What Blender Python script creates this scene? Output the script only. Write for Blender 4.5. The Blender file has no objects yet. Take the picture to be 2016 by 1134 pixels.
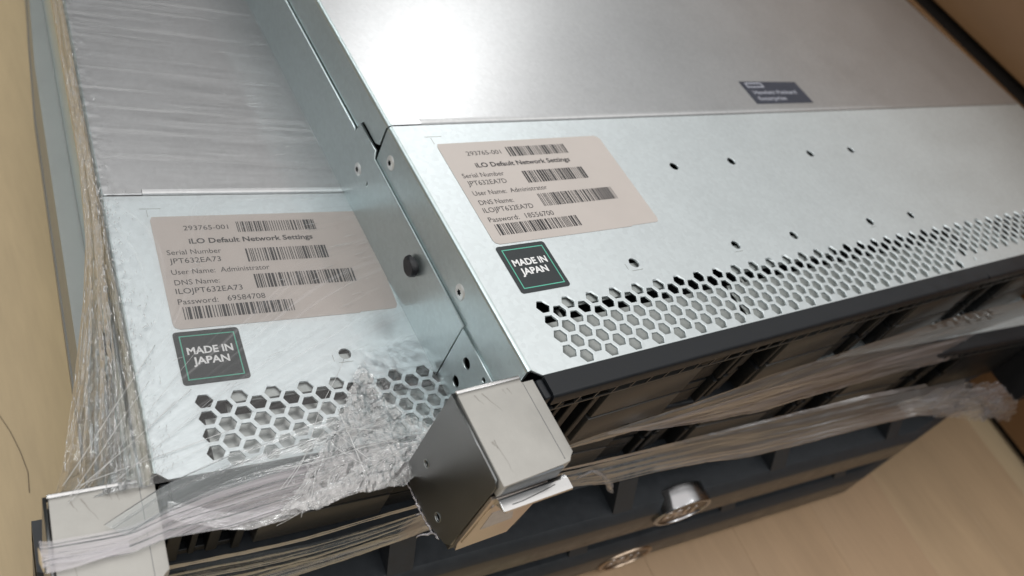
import bpy, bmesh, math, random
import numpy as np
from mathutils import Matrix, Vector

S = 0.001            # all shapes are written in millimetres
FLOOR = 172.0        # the top face of the upper server lies this high above the floor
TH = -0.08746683     # the lower machines are turned by this much
BX, BY = -93.908, 18.524
scene = bpy.context.scene
C = scene.collection

# ------------------------------------------------------------------ camera
R0 = ((0.80885315, -0.4535852, 0.3741885), (-0.13997921, -0.76660152, -0.62668008), (0.57110629, 0.45451355, -0.68356056))
CAM = (-137.86642668, -86.99976076, 177.74066713)
cd = bpy.data.cameras.new('camera')
cam = bpy.data.objects.new('camera', cd); C.objects.link(cam)
m = Matrix.Identity(4)
for i in range(3):
    m[i][0] = R0[0][i]; m[i][1] = -R0[1][i]; m[i][2] = -R0[2][i]
m[0][3] = CAM[0]*S; m[1][3] = CAM[1]*S; m[2][3] = (CAM[2]+FLOOR)*S
cam.matrix_world = m
cd.sensor_width = 36; cd.lens = 1670.987/2016*36
cd.clip_start = 0.005; cd.clip_end = 20
cd.dof.use_dof = True; cd.dof.focus_distance = 0.262; cd.dof.aperture_fstop = 13
scene.camera = cam
scene.view_settings.view_transform = 'Standard'; scene.view_settings.look = 'None'
scene.view_settings.exposure = 0; scene.view_settings.gamma = 1

# ------------------------------------------------------------------ light: a room with one ceiling lamp, plus lights added for film sparkle
w = bpy.data.worlds.new("World"); scene.world = w; w.use_nodes = True
nt = w.node_tree; bg = nt.nodes['Background']
tc = nt.nodes.new('ShaderNodeTexCoord'); sp = nt.nodes.new('ShaderNodeSeparateXYZ')
cr = nt.nodes.new('ShaderNodeValToRGB'); mr = nt.nodes.new('ShaderNodeMapRange')
nt.links.new(tc.outputs['Generated'], sp.inputs[0]); nt.links.new(sp.outputs['Z'], mr.inputs[0])
mr.inputs[1].default_value = -1; mr.inputs[2].default_value = 1
nt.links.new(mr.outputs[0], cr.inputs[0]); nt.links.new(cr.outputs[0], bg.inputs[0])
e = cr.color_ramp.elements
e[0].position = .42; e[0].color = (.26, .26, .26, 1)
e[1].position = .93; e[1].color = (5.2, 5.05, 4.9, 1)
q = e.new(.60); q.color = (.31, .34, .35, 1)
q = e.new(.74); q.color = (.60, .65, .67, 1)
bg.inputs[1].default_value = 0.30

def lamp(name, loc, target, sx, sy, power, col=(1, .97, .93)):
    l = bpy.data.lights.new(name, 'AREA'); l.shape = 'RECTANGLE'; l.size = sx; l.size_y = sy; l.energy = power*.5; l.color = col
    o = bpy.data.objects.new(name, l); C.objects.link(o); o.location = loc
    d = Vector(target)-Vector(loc); o.rotation_euler = d.to_track_quat('-Z', 'Y').to_euler()
    return o
lamp('ceiling_and_fill_light', (1.38, 1.95, 1.72), (0.05, 0.12, 0.17), .42, .38, 7.5, (1, .995, .985))
lamp('ceiling_and_fill_light', (-0.75, 2.1, 1.9), (0.0, 0.1, 0.1), .8, .07, 8, (.96, 1, 1))  # added light from behind left, one more direction for film sparkle
lamp('ceiling_and_fill_light', (-1.3, 0.75, 1.7), (0.0, 0.0, 0.1), .07, .9, 13, (.97, 1, 1))  # added narrow light from the left, for glints on the side film

lamp('ceiling_and_fill_light', (-0.55, -1.3, 1.95), (0.1, 0.0, 0.1), 1.1, .06, 7, (.97, 1, 1))  # added light at front left: film sparkle and brighter fronts
lamp('ceiling_and_fill_light', (1.0, -1.1, 1.95), (0.1, 0.0, 0.1), 1.1, .06, 7, (.97, 1, 1))  # added light at front right, same purpose

# ------------------------------------------------------------------ materials
MATS = {}
def newmat(name):
    mt = bpy.data.materials.new(name); mt.use_nodes = True
    MATS[name] = mt
    return mt, mt.node_tree, mt.node_tree.nodes['Principled BSDF']
def noise(nt, scale, detail=4, rough=.6, vec=None, stretch=None):
    n = nt.nodes.new('ShaderNodeTexNoise'); n.inputs['Scale'].default_value = scale
    n.inputs['Detail'].default_value = detail; n.inputs['Roughness'].default_value = rough
    t = nt.nodes.new('ShaderNodeTexCoord')
    mp = nt.nodes.new('ShaderNodeMapping')
    nt.links.new(t.outputs[vec or 'Object'], mp.inputs[0])
    if stretch: mp.inputs['Scale'].default_value = stretch
    nt.links.new(mp.outputs[0], n.inputs['Vector'])
    return n
def ramp(nt, src, p0, c0, p1, c1):
    r = nt.nodes.new('ShaderNodeValToRGB'); nt.links.new(src, r.inputs[0])
    r.color_ramp.elements[0].position = p0; r.color_ramp.elements[0].color = (*c0, 1)
    r.color_ramp.elements[1].position = p1; r.color_ramp.elements[1].color = (*c1, 1)
    return r
def g(v): return (v, v, v)
def simple(name, col, rough=.5, metal=0, spec=.5, var=.12, nscale=300, bump=0.0, bscale=2000, rvar=.08, stretch=None):
    mt, nt, b = newmat(name)
    n = noise(nt, nscale, 5, .65, stretch=stretch)
    r = ramp(nt, n.outputs['Fac'], .3, tuple(c*(1-var) for c in col), .7, tuple(min(1, c*(1+var)) for c in col))
    nt.links.new(r.outputs[0], b.inputs['Base Color'])
    rr = ramp(nt, n.outputs['Fac'], .3, g(max(0, rough-rvar)), .7, g(min(1, rough+rvar)))
    nt.links.new(rr.outputs[0], b.inputs['Roughness'])
    b.inputs['Metallic'].default_value = metal
    b.inputs['Specular IOR Level'].default_value = spec
    if bump:
        n2 = noise(nt, bscale, 3, .6, stretch=stretch); bp = nt.nodes.new('ShaderNodeBump')
        bp.inputs['Strength'].default_value = bump; bp.inputs['Distance'].default_value = .0002
        nt.links.new(n2.outputs['Fac'], bp.inputs['Height']); nt.links.new(bp.outputs[0], b.inputs['Normal'])
    return mt
def galvanised(name, col, rough, sp=.05):
    mt, nt, b = newmat(name)
    v = nt.nodes.new('ShaderNodeTexVoronoi'); v.inputs['Scale'].default_value = 650
    t = nt.nodes.new('ShaderNodeTexCoord'); nt.links.new(t.outputs['Object'], v.inputs['Vector'])
    n = noise(nt, 35, 4, .6)
    fine = noise(nt, 900, 3, .7)
    a = nt.nodes.new('ShaderNodeMix'); a.data_type = 'FLOAT'; a.inputs[0].default_value = .45
    nt.links.new(v.outputs['Color'], a.inputs[2]); nt.links.new(n.outputs['Fac'], a.inputs[3])
    r = ramp(nt, a.outputs[0], .2, tuple(c*(1-sp) for c in col), .8, tuple(min(1, c*(1+sp)) for c in col))
    nt.links.new(r.outputs[0], b.inputs['Base Color'])
    rr = ramp(nt, n.outputs['Fac'], .3, g(rough-.01), .7, g(rough+.012)); nt.links.new(rr.outputs[0], b.inputs['Roughness'])
    b.inputs['Metallic'].default_value = .9
    bp = nt.nodes.new('ShaderNodeBump'); bp.inputs['Strength'].default_value = .35; bp.inputs['Distance'].default_value = .00006
    nt.links.new(fine.outputs['Fac'], bp.inputs['Height']); nt.links.new(bp.outputs[0], b.inputs['Normal'])
    return mt
galv = galvanised('galvanised_steel', (.73, .79, .81), .42)
galv_cover = galvanised('galvanised_cover_steel', (.62, .63, .64), .33)
galv_side = galvanised('galvanised_steel_side_shade', (.54, .62, .63), .33)  # same sheet steel, darker and cooler: light on the sides put into the colour
galv_in = galvanised('cage_steel', (.40, .42, .41), .40)
ear_paint = simple('silver_ear_paint', (.41, .40, .375), .5, .35, var=.10, nscale=55, bump=.25, bscale=1500)
ear_steel = simple('brushed_ear_steel', (.205, .21, .21), .36, 1, var=.03, nscale=40, rvar=.02)
rail_m = simple('rail_steel', (.31, .325, .315), .45, .7, var=.06, nscale=60)
screw_m = simple('screw_steel', (.80, .82, .82), .42, .7, var=.04)
chrome = simple('polished_steel', (.60, .60, .60), .24, 1, var=.02, nscale=60, rvar=.02)
scuff_m = simple('ear_scuff', (.30, .285, .26), .6, .2, var=.2, nscale=900)
edge_m = simple('ear_edge_paint', (.15, .165, .18), .5, .3, var=.1, nscale=150)
lever_steel = simple('latch_steel', (.62, .56, .52), .30, 1, var=.03, nscale=60, rvar=.02)
black = simple('black_plastic', (.012, .013, .015), .42, var=.2, nscale=200, bump=.2)
black_gloss = simple('gloss_black_strip', (.012, .014, .017), .38, spec=.3, var=.1, nscale=150)
carrier_m = simple('carrier_face_grey', (.045, .044, .042), .36, .35, var=.05, nscale=100, rvar=.02)
carrier_d = simple('carrier_latch_dark', (.008, .009, .010), .4, spec=.22, var=.2, nscale=150)
dark = simple('dark_interior', (.004, .0045, .005), .8, spec=.1, var=.2)
bezel_m = simple('charcoal_bezel_plastic', (.026, .030, .035), .42, spec=.4, var=.12, nscale=250, bump=.15)
bezel_warm = simple('bezel_band_floor_glow', (.060, .053, .046), .36, .3, var=.1, nscale=120)  # charcoal plastic made lighter and browner: floor reflection put into the colour
badge_side_m = simple('badge_side_metal', (.33, .33, .34), .2, 1, var=.02, nscale=60, rvar=.02)
badge_face_m = simple('badge_face', (.13, .10, .075), .35, .9, var=.1, nscale=120)
badge_m = simple('badge_champagne', (.42, .33, .25), .3, 1, var=.1, nscale=120)
label_m = simple('label_paper', (.50, .455, .425), .42, var=.03, nscale=40, rvar=.03)
ink = simple('label_ink', (.025, .024, .026), .5, var=.05)
sticker_m = simple('sticker_black', (.018, .024, .027), .38, var=.08)
green = simple('sticker_green', (.10, .46, .33), .45, var=.05)
white_ink = simple('sticker_white', (.80, .80, .80), .5, var=.03)
brandlabel_m = simple('brand_label_grey', (.028, .033, .050), .4, var=.1)
brandink = simple('brand_label_print', (.32, .33, .38), .5, var=.05)
window_m = simple('window_sticker', (.45, .42, .41), .4, var=.15, nscale=400)
cab_m = simple('brown_cabinet_laminate', (.20, .105, .045), .42, var=.08, nscale=4, stretch=(1, 1, 8))
cab_dark = simple('cabinet_gap', (.010, .006, .004), .7, var=.1)
hair_m = simple('hair', (.05, .035, .02), .5, var=.1)
knob_m = simple('knob_rubber', (.012, .013, .016), .45, var=.2, nscale=500, bump=.4)
def floor_mat(name, col):
    mt, nt, b = newmat(name)
    n = noise(nt, 9, 6, .6, stretch=(5.5, .7, 1)); n2 = noise(nt, 60, 5, .7, stretch=(6, .6, 1))
    mx = nt.nodes.new('ShaderNodeMix'); mx.data_type = 'FLOAT'; mx.inputs[0].default_value = .35
    nt.links.new(n.outputs['Fac'], mx.inputs[2]); nt.links.new(n2.outputs['Fac'], mx.inputs[3])
    r = ramp(nt, mx.outputs[0], .3, tuple(c*.86 for c in col), .7, tuple(c*1.1 for c in col))
    nt.links.new(r.outputs[0], b.inputs['Base Color']); b.inputs['Roughness'].default_value = .38
    return mt
floor_ms = [floor_mat('floor_laminate', c) for c in ((.44, .335, .195), (.41, .305, .175), (.47, .365, .215), (.40, .28, .165), (.45, .325, .205), (.43, .30, .19), (.50, .39, .25), (.42, .29, .18))]

def film_mat(name, haze, streak, gloss=1.0, rough=.09, col=(.80, .79, .80), bump=.5, lo=.35, hi=.75, vec='UV', bd=.0004, det=6):
    """stretch film: a clear reflective skin whose whitening follows streaks drawn along the pull"""
    mt = bpy.data.materials.new(name); mt.use_nodes = True; nt = mt.node_tree
    nt.nodes.clear()
    out = nt.nodes.new('ShaderNodeOutputMaterial')
    tr = nt.nodes.new('ShaderNodeBsdfTransparent'); tr.inputs[0].default_value = (.96, .965, .97, 1)
    gl = nt.nodes.new('ShaderNodeBsdfGlossy'); gl.inputs['Roughness'].default_value = rough
    df = nt.nodes.new('ShaderNodeBsdfDiffuse'); df.inputs[0].default_value = (*col, 1)
    tl = nt.nodes.new('ShaderNodeBsdfTranslucent'); tl.inputs[0].default_value = (*col, 1)
    dm = nt.nodes.new('ShaderNodeMixShader'); dm.inputs[0].default_value = .25
    nt.links.new(df.outputs[0], dm.inputs[1]); nt.links.new(tl.outputs[0], dm.inputs[2])
    n = noise(nt, 1, det, .6 if det < 5 else .7, vec=vec, stretch=streak)
    bp = nt.nodes.new('ShaderNodeBump'); bp.inputs['Strength'].default_value = bump; bp.inputs['Distance'].default_value = bd
    nt.links.new(n.outputs['Fac'], bp.inputs['Height'])
    for sh in (gl, df): nt.links.new(bp.outputs[0], sh.inputs['Normal'])
    fr = nt.nodes.new('ShaderNodeFresnel'); fr.inputs['IOR'].default_value = 1.5
    nt.links.new(bp.outputs[0], fr.inputs['Normal'])
    ml = nt.nodes.new('ShaderNodeMath'); ml.operation = 'MULTIPLY'; ml.use_clamp = True; ml.inputs[1].default_value = 1.7*gloss
    nt.links.new(fr.outputs[0], ml.inputs[0])
    h = ramp(nt, n.outputs['Fac'], lo, g(haze*.14), hi, g(haze))
    m1 = nt.nodes.new('ShaderNodeMixShader'); nt.links.new(h.outputs[0], m1.inputs[0])
    nt.links.new(tr.outputs[0], m1.inputs[1]); nt.links.new(dm.outputs[0], m1.inputs[2])
    m2 = nt.nodes.new('ShaderNodeMixShader'); nt.links.new(ml.outputs[0], m2.inputs[0])
    nt.links.new(m1.outputs[0], m2.inputs[1]); nt.links.new(gl.outputs[0], m2.inputs[2])
    nt.links.new(m2.outputs[0], out.inputs['Surface'])
    return mt
# UV is in millimetres: u along the pull, v across it
film_top = film_mat('stretch_film_taut', .22, (.008, .34, 1), .62, .05, bump=.3, lo=.54, hi=.74, bd=.0003, det=4)
film_band = film_mat('stretch_film_band', .62, (.010, .9, 1), 1.0, .16, bump=.5)
film_white = film_mat('stretch_film_gathered', .72, (.008, .5, 1), 1.1, .16, (.72, .68, .72), bump=.4, lo=.36, hi=.64, det=5)
film_grey = film_mat('stretch_film_stretched', .38, (.012, .8, 1), .9, .2, (.46, .52, .53), bump=.5, lo=.35, hi=.65)
film_front = film_mat('stretch_film_front', .40, (.010, .7, 1), .3, .3, (.62, .61, .65), bump=.6, lo=.42, hi=.66)
film_front_grey = film_mat('stretch_film_front_thin', .26, (.010, .9, 1), .3, .3, (.45, .54, .56), bump=.6, lo=.48, hi=.72)
film_crumple = film_mat('stretch_film_crumpled', .42, (.35, .35, 1), 2.8, .06, bump=.6)
film_strand = film_mat('stretch_film_strand', .55, (.2, .8, 1), 3.2, .06, (.90, .94, .97), bump=.9, lo=.4, hi=.6, bd=.0006)
film_thread_m = film_mat('stretch_film_thread', 1.0, (.2, .8, 1), 1.5, .15, (.9, .9, .9), bump=.3, lo=.1, hi=.2)
film_side = film_mat('stretch_film_side', .24, (.03, .6, 1), 3.2, .055, (.84, .90, .95), bump=.9, lo=.42, hi=.66, bd=.0008)

# ------------------------------------------------------------------ helpers
def link(name, me, mat, parent, smooth=False):
    o = bpy.data.objects.new(name, me); C.objects.link(o)
    if mat is not None: me.materials.append(mat)
    if parent: o.parent = parent
    if smooth: me.polygons.foreach_set('use_smooth', [True]*len(me.polygons))
    return o
def empty(name, loc, rz, label, cat, group=None):
    o = bpy.data.objects.new(name, None); C.objects.link(o)
    o.location = [v*S for v in loc]; o.rotation_euler = (0, 0, rz)
    o.empty_display_size = .02
    o['label'] = label; o['category'] = cat
    if group: o['group'] = group
    return o
class MB:
    """collects shapes in mm; z is given from the machine's top face, H moves it to the base"""
    def __init__(s, H=0): s.v = []; s.f = []; s.H = H; s.uv = None
    def add(s, vs, fs):
        b = len(s.v); s.v += [tuple(p) for p in vs]; s.f += [[i+b for i in f] for f in fs]; return s
    def box(s, x0, x1, y0, y1, z0, z1, bev=0, seg=2):
        if not bev:
            return s.add([(x, y, z) for x in (x0, x1) for y in (y0, y1) for z in (z0, z1)],
                         [(0, 1, 3, 2), (4, 6, 7, 5), (0, 4, 5, 1), (2, 3, 7, 6), (0, 2, 6, 4), (1, 5, 7, 3)])
        bm = bmesh.new(); bmesh.ops.create_cube(bm, size=1)
        for v in bm.verts:
            v.co = ((x0+x1)/2+v.co.x*(x1-x0), (y0+y1)/2+v.co.y*(y1-y0), (z0+z1)/2+v.co.z*(z1-z0))
        bmesh.ops.bevel(bm, geom=bm.edges[:], offset=bev, segments=seg, profile=.5, affect='EDGES')
        s.bm(bm); return s
    def bm(s, bm):
        bm.verts.index_update(); s.add([v.co[:] for v in bm.verts], [[v.index for v in f.verts] for f in bm.faces]); bm.free()
    def prism(s, pts, axis, a0, a1, caps=True):
        """pts: 2-D outline; axis 0: (y,z) along x, 1: (x,z) along y, 2: (x,y) along z"""
        def mk(p, a): return ((a, p[0], p[1]), (p[0], a, p[1]), (p[0], p[1], a))[axis]
        n = len(pts); vs = [mk(p, a0) for p in pts]+[mk(p, a1) for p in pts]
        fs = [(i, (i+1) % n, n+(i+1) % n, n+i) for i in range(n)]
        if caps: fs += [tuple(range(n)), tuple(range(2*n-1, n-1, -1))]
        return s.add(vs, fs)
    def strip(s, pts, axis, a0, a1):
        def mk(p, a): return ((a, p[0], p[1]), (p[0], a, p[1]), (p[0], p[1], a))[axis]
        n = len(pts)
        return s.add([mk(p, a0) for p in pts]+[mk(p, a1) for p in pts], [(i, i+1, n+i+1, n+i) for i in range(n-1)])
    def cyl(s, c, axis, r, h, n=24, r2=None, bev=0):
        r2 = r if r2 is None else r2
        def mk(a, rr, t):
            u, v = rr*math.cos(a), rr*math.sin(a)
            p = ((t, u, v), (u, t, v), (u, v, t))[axis]
            return (c[0]+p[0], c[1]+p[1], c[2]+p[2])
        prof = [(r, 0), (r2, h)] if not bev else [(r, 0), (r2, h-bev*(1 if h > 0 else -1)), (r2-bev, h)]
        vs = []; fs = []
        for rr, t in prof: vs += [mk(2*math.pi*i/n, rr, t) for i in range(n)]
        for k in range(len(prof)-1): fs += [(k*n+i, k*n+(i+1) % n, (k+1)*n+(i+1) % n, (k+1)*n+i) for i in range(n)]
        fs += [tuple(range(n)), tuple(range(len(vs)-1, len(vs)-n-1, -1))]
        return s.add(vs, fs)
    def tube(s, path, r, n=8):
        P = [Vector(p) for p in path]; vs = []; fs = []
        for i, p in enumerate(P):
            t = (P[min(i+1, len(P)-1)]-P[max(i-1, 0)]).normalized()
            a = t.cross(Vector((0, 0, 1)));  a = a if a.length > 1e-3 else t.cross(Vector((0, 1, 0)))
            a.normalize(); b = t.cross(a); rr = r[i] if isinstance(r, (list, tuple)) else r
            vs += [tuple(p+(a*math.cos(2*math.pi*k/n)+b*math.sin(2*math.pi*k/n))*rr) for k in range(n)]
        for i in range(len(P)-1): fs += [(i*n+k, i*n+(k+1) % n, (i+1)*n+(k+1) % n, (i+1)*n+k) for k in range(n)]
        fs += [tuple(range(n)), tuple(range(len(vs)-1, len(vs)-n-1, -1))]
        return s.add(vs, fs)
    def obj(s, name, mat, parent, smooth=False, angle=None):
        me = bpy.data.meshes.new(name)
        me.from_pydata([(p[0]*S, p[1]*S, (p[2]+s.H)*S) for p in s.v], [], s.f); me.update()
        bm = bmesh.new(); bm.from_mesh(me); bmesh.ops.recalc_face_normals(bm, faces=bm.faces[:]); bm.to_mesh(me); bm.free()
        o = link(name, me, mat, parent, smooth)
        if angle: me.polygons.foreach_set('use_smooth', [True]*len(me.polygons)); me.set_sharp_from_angle(angle=math.radians(angle))
        return o
def curve_mesh(splines, t, fn, H, name, mat, parent):
    """filled 2-D outline with holes, thickness t, placed by fn(u, v, w)"""
    cu = bpy.data.curves.new('outline', 'CURVE'); cu.dimensions = '2D'; cu.fill_mode = 'BOTH'; cu.extrude = t/2
    for pts in splines:
        sp = cu.splines.new('POLY'); sp.points.add(len(pts)-1); sp.use_cyclic_u = True
        for p, c in zip(sp.points, pts): p.co = (c[0], c[1], 0, 1)
    o = bpy.data.objects.new('outline', cu); C.objects.link(o)
    dg = bpy.context.evaluated_depsgraph_get(); me = bpy.data.meshes.new_from_object(o.evaluated_get(dg))
    bpy.data.objects.remove(o); bpy.data.curves.remove(cu)
    for v in me.vertices:
        p = fn(*v.co); v.co = (p[0]*S, p[1]*S, (p[2]+H)*S)
    me.name = name; me.update()
    bm = bmesh.new(); bm.from_mesh(me); bmesh.ops.remove_doubles(bm, verts=bm.verts[:], dist=1e-7)
    bmesh.ops.recalc_face_normals(bm, faces=bm.faces[:]); bm.to_mesh(me); bm.free()
    return link(name, me, mat, parent)
def circ(cx, cy, r, n=28): return [(cx+r*math.cos(2*math.pi*i/n), cy+r*math.sin(2*math.pi*i/n)) for i in range(n)]
def rrect(x0, y0, x1, y1, r, n=6):
    o = []
    for cx, cy, a in ((x1-r, y1-r, 0), (x0+r, y1-r, 90), (x0+r, y0+r, 180), (x1-r, y0+r, 270)):
        o += [(cx+r*math.cos(math.radians(a+90*i/n)), cy+r*math.sin(math.radians(a+90*i/n))) for i in range(n+1)]
    return o
def text_mesh(body, x0, x1, y, cap, z, H, mat, parent, bold=0, name='text_line', fn=None):
    cu = bpy.data.curves.new('t', 'FONT'); cu.body = body; cu.size = 1; cu.offset = bold; cu.resolution_u = 3
    o = bpy.data.objects.new('t', cu); C.objects.link(o)
    dg = bpy.context.evaluated_depsgraph_get(); me = bpy.data.meshes.new_from_object(o.evaluated_get(dg))
    bpy.data.objects.remove(o); bpy.data.curves.remove(cu)
    xs = [v.co.x for v in me.vertices]; a, b = min(xs), max(xs)
    kx = (x1-x0)/(b-a); ky = cap/.70
    for v in me.vertices:
        p = (x0+(v.co.x-a)*kx, y+v.co.y*ky, z)
        if fn: p = fn(*p)
        v.co = (p[0]*S, p[1]*S, (p[2]+H)*S)
    me.name = name; me.update()
    return link(name, me, mat, parent)
rng = np.random.RandomState(7)
_tab = rng.rand(16, 256, 256)
def vn(x, y, k=0):
    x = np.asarray(x, float); y = np.asarray(y, float)
    xi = np.floor(x).astype(int); yi = np.floor(y).astype(int); fx = x-xi; fy = y-yi
    fx = fx*fx*(3-2*fx); fy = fy*fy*(3-2*fy); T = _tab[k % 16]
    a = T[xi % 256, yi % 256]; b = T[(xi+1) % 256, yi % 256]; c = T[xi % 256, (yi+1) % 256]; d = T[(xi+1) % 256, (yi+1) % 256]
    return (a*(1-fx)+b*fx)*(1-fy)+(c*(1-fx)+d*fx)*fy-.5
def fbm(x, y, k=0, o=4):
    s = 0; a = 1
    for i in range(o): s = s+a*vn(x*2**i+i*17.3, y*2**i+i*9.1, k+i); a *= .5
    return s
def ridge(x, y, k=0, o=3):
    s = 0; a = 1
    for i in range(o): s = s+a*(.5-np.abs(vn(x*2**i+i*7.7, y*2**i+i*3.3, k+i))*2); a *= .5
    return s
def sstep(a, b, x):
    t = np.clip((np.asarray(x)-a)/(b-a), 0, 1); return t*t*(3-2*t)
def inpoly(px, py, poly):
    r = np.zeros(px.shape, bool); n = len(poly)
    for i in range(n):
        x0, y0 = poly[i]; x1, y1 = poly[(i+1) % n]
        c = ((y0 > py) != (y1 > py)) & (px < (x1-x0)*(py-y0)/(y1-y0+1e-12)+x0); r ^= c
    return r
def sheet(name, X, Y, Z, U, V, mat, parent, H=0, keep=None):
    """a grid surface; keep masks whole cells"""
    n, k = X.shape
    co = np.stack([X, Y, Z+H], -1).reshape(-1, 3)*S
    idx = np.arange(n*k).reshape(n, k)
    q = np.stack([idx[:-1, :-1], idx[1:, :-1], idx[1:, 1:], idx[:-1, 1:]], -1)
    if keep is not None: q = q[keep[:-1, :-1] & keep[1:, 1:] & keep[1:, :-1] & keep[:-1, 1:]]
    q = q.reshape(-1, 4)
    used = np.unique(q); mp = np.full(n*k, -1); mp[used] = np.arange(len(used)); q = mp[q]; co = co[used]
    uv = np.stack([U, V], -1).reshape(-1, 2)[used]
    me = bpy.data.meshes.new(name); me.vertices.add(len(co)); me.vertices.foreach_set('co', co.ravel())
    me.loops.add(q.size); me.loops.foreach_set('vertex_index', q.ravel().astype(np.int32))
    me.polygons.add(len(q)); me.polygons.foreach_set('loop_start', np.arange(0, q.size, 4, dtype=np.int32))
    me.polygons.foreach_set('loop_total', np.full(len(q), 4, dtype=np.int32))
    ul = me.uv_layers.new(name='UVMap'); me.update(calc_edges=True)
    ul.data.foreach_set('uv', uv[q.ravel()].ravel())
    me.polygons.foreach_set('use_smooth', np.ones(len(q), bool)); me.validate(); me.update()
    return link(name, me, mat, parent)

# ------------------------------------------------------------------ the setting
def setting(name, mb, mat):
    o = mb.obj(name, mat, None); o['kind'] = 'structure'; return o
fl = setting('floor', MB(0).box(-2500, 2500, -2500, 3000, -30, -1.2), floor_ms[1])
rnd = random.Random(3)
ct, st = math.cos(TH), math.sin(TH)
pk = 0
for i in range(-8, 11):
    x0 = i*63.0-16
    x1 = x0+62.85; y = -620+rnd.random()*300
    if i < 0:
        if i % 4: continue
        x1 = x0+63*(4 if i < -4 else 5)-.15; y = -620
    if i == 0: continue
    while y < 900:
        L = rnd.choice((300, 420, 520)) if i >= 0 else 1520
        b = MB(0).box(x0+.05, x1+.08, y+.05, y+L-.05, -1.1, 0, .12, 1)
        b.v = [(p[0]*ct-p[1]*st+BX, p[0]*st+p[1]*ct+BY, p[2]) for p in b.v]
        o = b.obj('plank', floor_ms[rnd.choice((0, 0, 1, 2)) if i < 3 else rnd.choice((4, 5, 6, 7))], fl)
        y += L
# brown cabinet standing to the right
cab = empty('cabinet', (BX+ct*571, BY+st*571, 0), TH, 'brown wooden cabinet with a black horizontal gap, standing right of the stacked servers', 'cabinet')
MB().box(6, 420, -500, 900, 0, 6).obj('plinth', cab_dark, cab)
MB().box(0, 420, -500, 900, 6, FLOOR-10, 1).obj('lower_panel', cab_m, cab)
MB().box(6, 420, -500, 900, FLOOR-10, FLOOR).obj('gap_strip', cab_dark, cab)
MB().box(0, 420, -500, 900, FLOOR, FLOOR+150, 1).obj('upper_panel', cab_m, cab)
# a hair on the floor
hp = [(-118, 132), (-116.3, 126.2), (-113.9, 118.1), (-112, 107.9), (-111, 98.1), (-112, 89.1)]
hb = MB(0); hb.tube([(x, y, .25) for x, y in hp], .11, 5)
ho = hb.obj('hair', hair_m, None, True); ho['label'] = 'thin dark curved hair lying on the beige floor at the left'; ho['category'] = 'hair'

# ------------------------------------------------------------------ the silver rack server
HT = 43.0; W = 457.0; YS = 104.4; DEP = 690
def torx(mb, c, axis, r):
    mb.cyl(c, axis, r, -.35, 20, r*.9)
def barcode(x0, y0, x1, y1, seed, parent, H):
    r = random.Random(seed); b = MB(H); x = x0; u = (x1-x0)/(118 if x1-x0 > 30 else 96)
    while x < x1-u:
        wd = u*r.choice((1, 1, 1, 2, 3)); wd = min(wd, x1-x)
        b.add([(x, y0, .20), (x+wd, y0, .20), (x+wd, y1, .20), (x, y1, .20)], [(0, 1, 2, 3)])
        x += wd+u*r.choice((1, 1, 2))
    return b.obj('barcode', ink, parent)
def settings_label(parent, ser, pwd, seed):
    H = HT
    lb = curve_mesh([[(13.9, 93.2), (14.6, 94.7), (85.5, 95.0), (86.9, 94.4), (87.8, 93.2), (87.7, 50.6), (86.9, 49.2), (85.9, 49.0), (74, 48.9), (73.2, 48.5), (15.6, 48.4), (14.1, 49.2), (13.7, 50.6)]],
                    .14, lambda u, v, w: (u, v, w+.09), H, 'settings_label', label_m, parent)
    z = .20
    T = lambda s, a, b, y, cap, bold=0: text_mesh(s, a, b, y, cap, z, H, ink, lb, bold)
    T('293765-001', 23.6, 38.1, 88.3, 2.05)
    T('iLO Default Network Settings', 24.3, 66.1, 82.4, 2.15, .022)
    T('Serial Number', 16.7, 33.7, 77.9, 2.1); T(ser, 16.9, 32.9, 74.3, 2.15)
    T('User Name:  Administrator', 16.7, 47.8, 69.7, 2.1)
    T('DNS Name:', 16.9, 30.7, 65.4, 2.1); T('ILO'+ser, 16.7, 37.2, 61.9, 2.15)
    T('Password:', 16.6, 28.7, 57.7, 2.15); T(pwd, 31.6, 43.6, 57.8, 2.15)
    barcode(41, 86.7, 68.5, 91.5, seed, lb, H); barcode(41.5, 73.4, 69.5, 79.2, seed+1, lb, H)
    barcode(41.8, 62.1, 76.2, 68, seed+2, lb, H); barcode(17.5, 51.8, 52.1, 56.6, seed+3, lb, H)
    return lb
def origin_label(parent):
    H = HT
    lb = curve_mesh([rrect(12.9, 28.3, 32.3, 47.4, 1.1)], .14, lambda u, v, w: (u, v, w+.09), H, 'origin_label', sticker_m, parent)
    curve_mesh([[(14.5, 29.9), (30.8, 29.9), (30.8, 45.8), (14.5, 45.8)], [(14.85, 30.25), (30.45, 30.25), (30.45, 45.45), (14.85, 45.45)]],
               .02, lambda u, v, w: (u, v, w+.185), H, 'border', green, lb)
    text_mesh('MADE IN', 15.9, 29.3, 38.9, 2.5, .2, H, white_ink, lb, .03); text_mesh('JAPAN', 17.0, 27.6, 35.2, 2.5, .2, H, white_ink, lb, .03)
    return lb
def hexcells():
    out = []
    for i in range(81):
        x = 17.5+4.993*i
        if x > W-17: break
        for k in range(4):
            y = (22.5 if i % 2 == 0 else 19.75)-5.64*k
            if x > 247 and y < 8: continue
            out.append((x, y))
    return out
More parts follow.
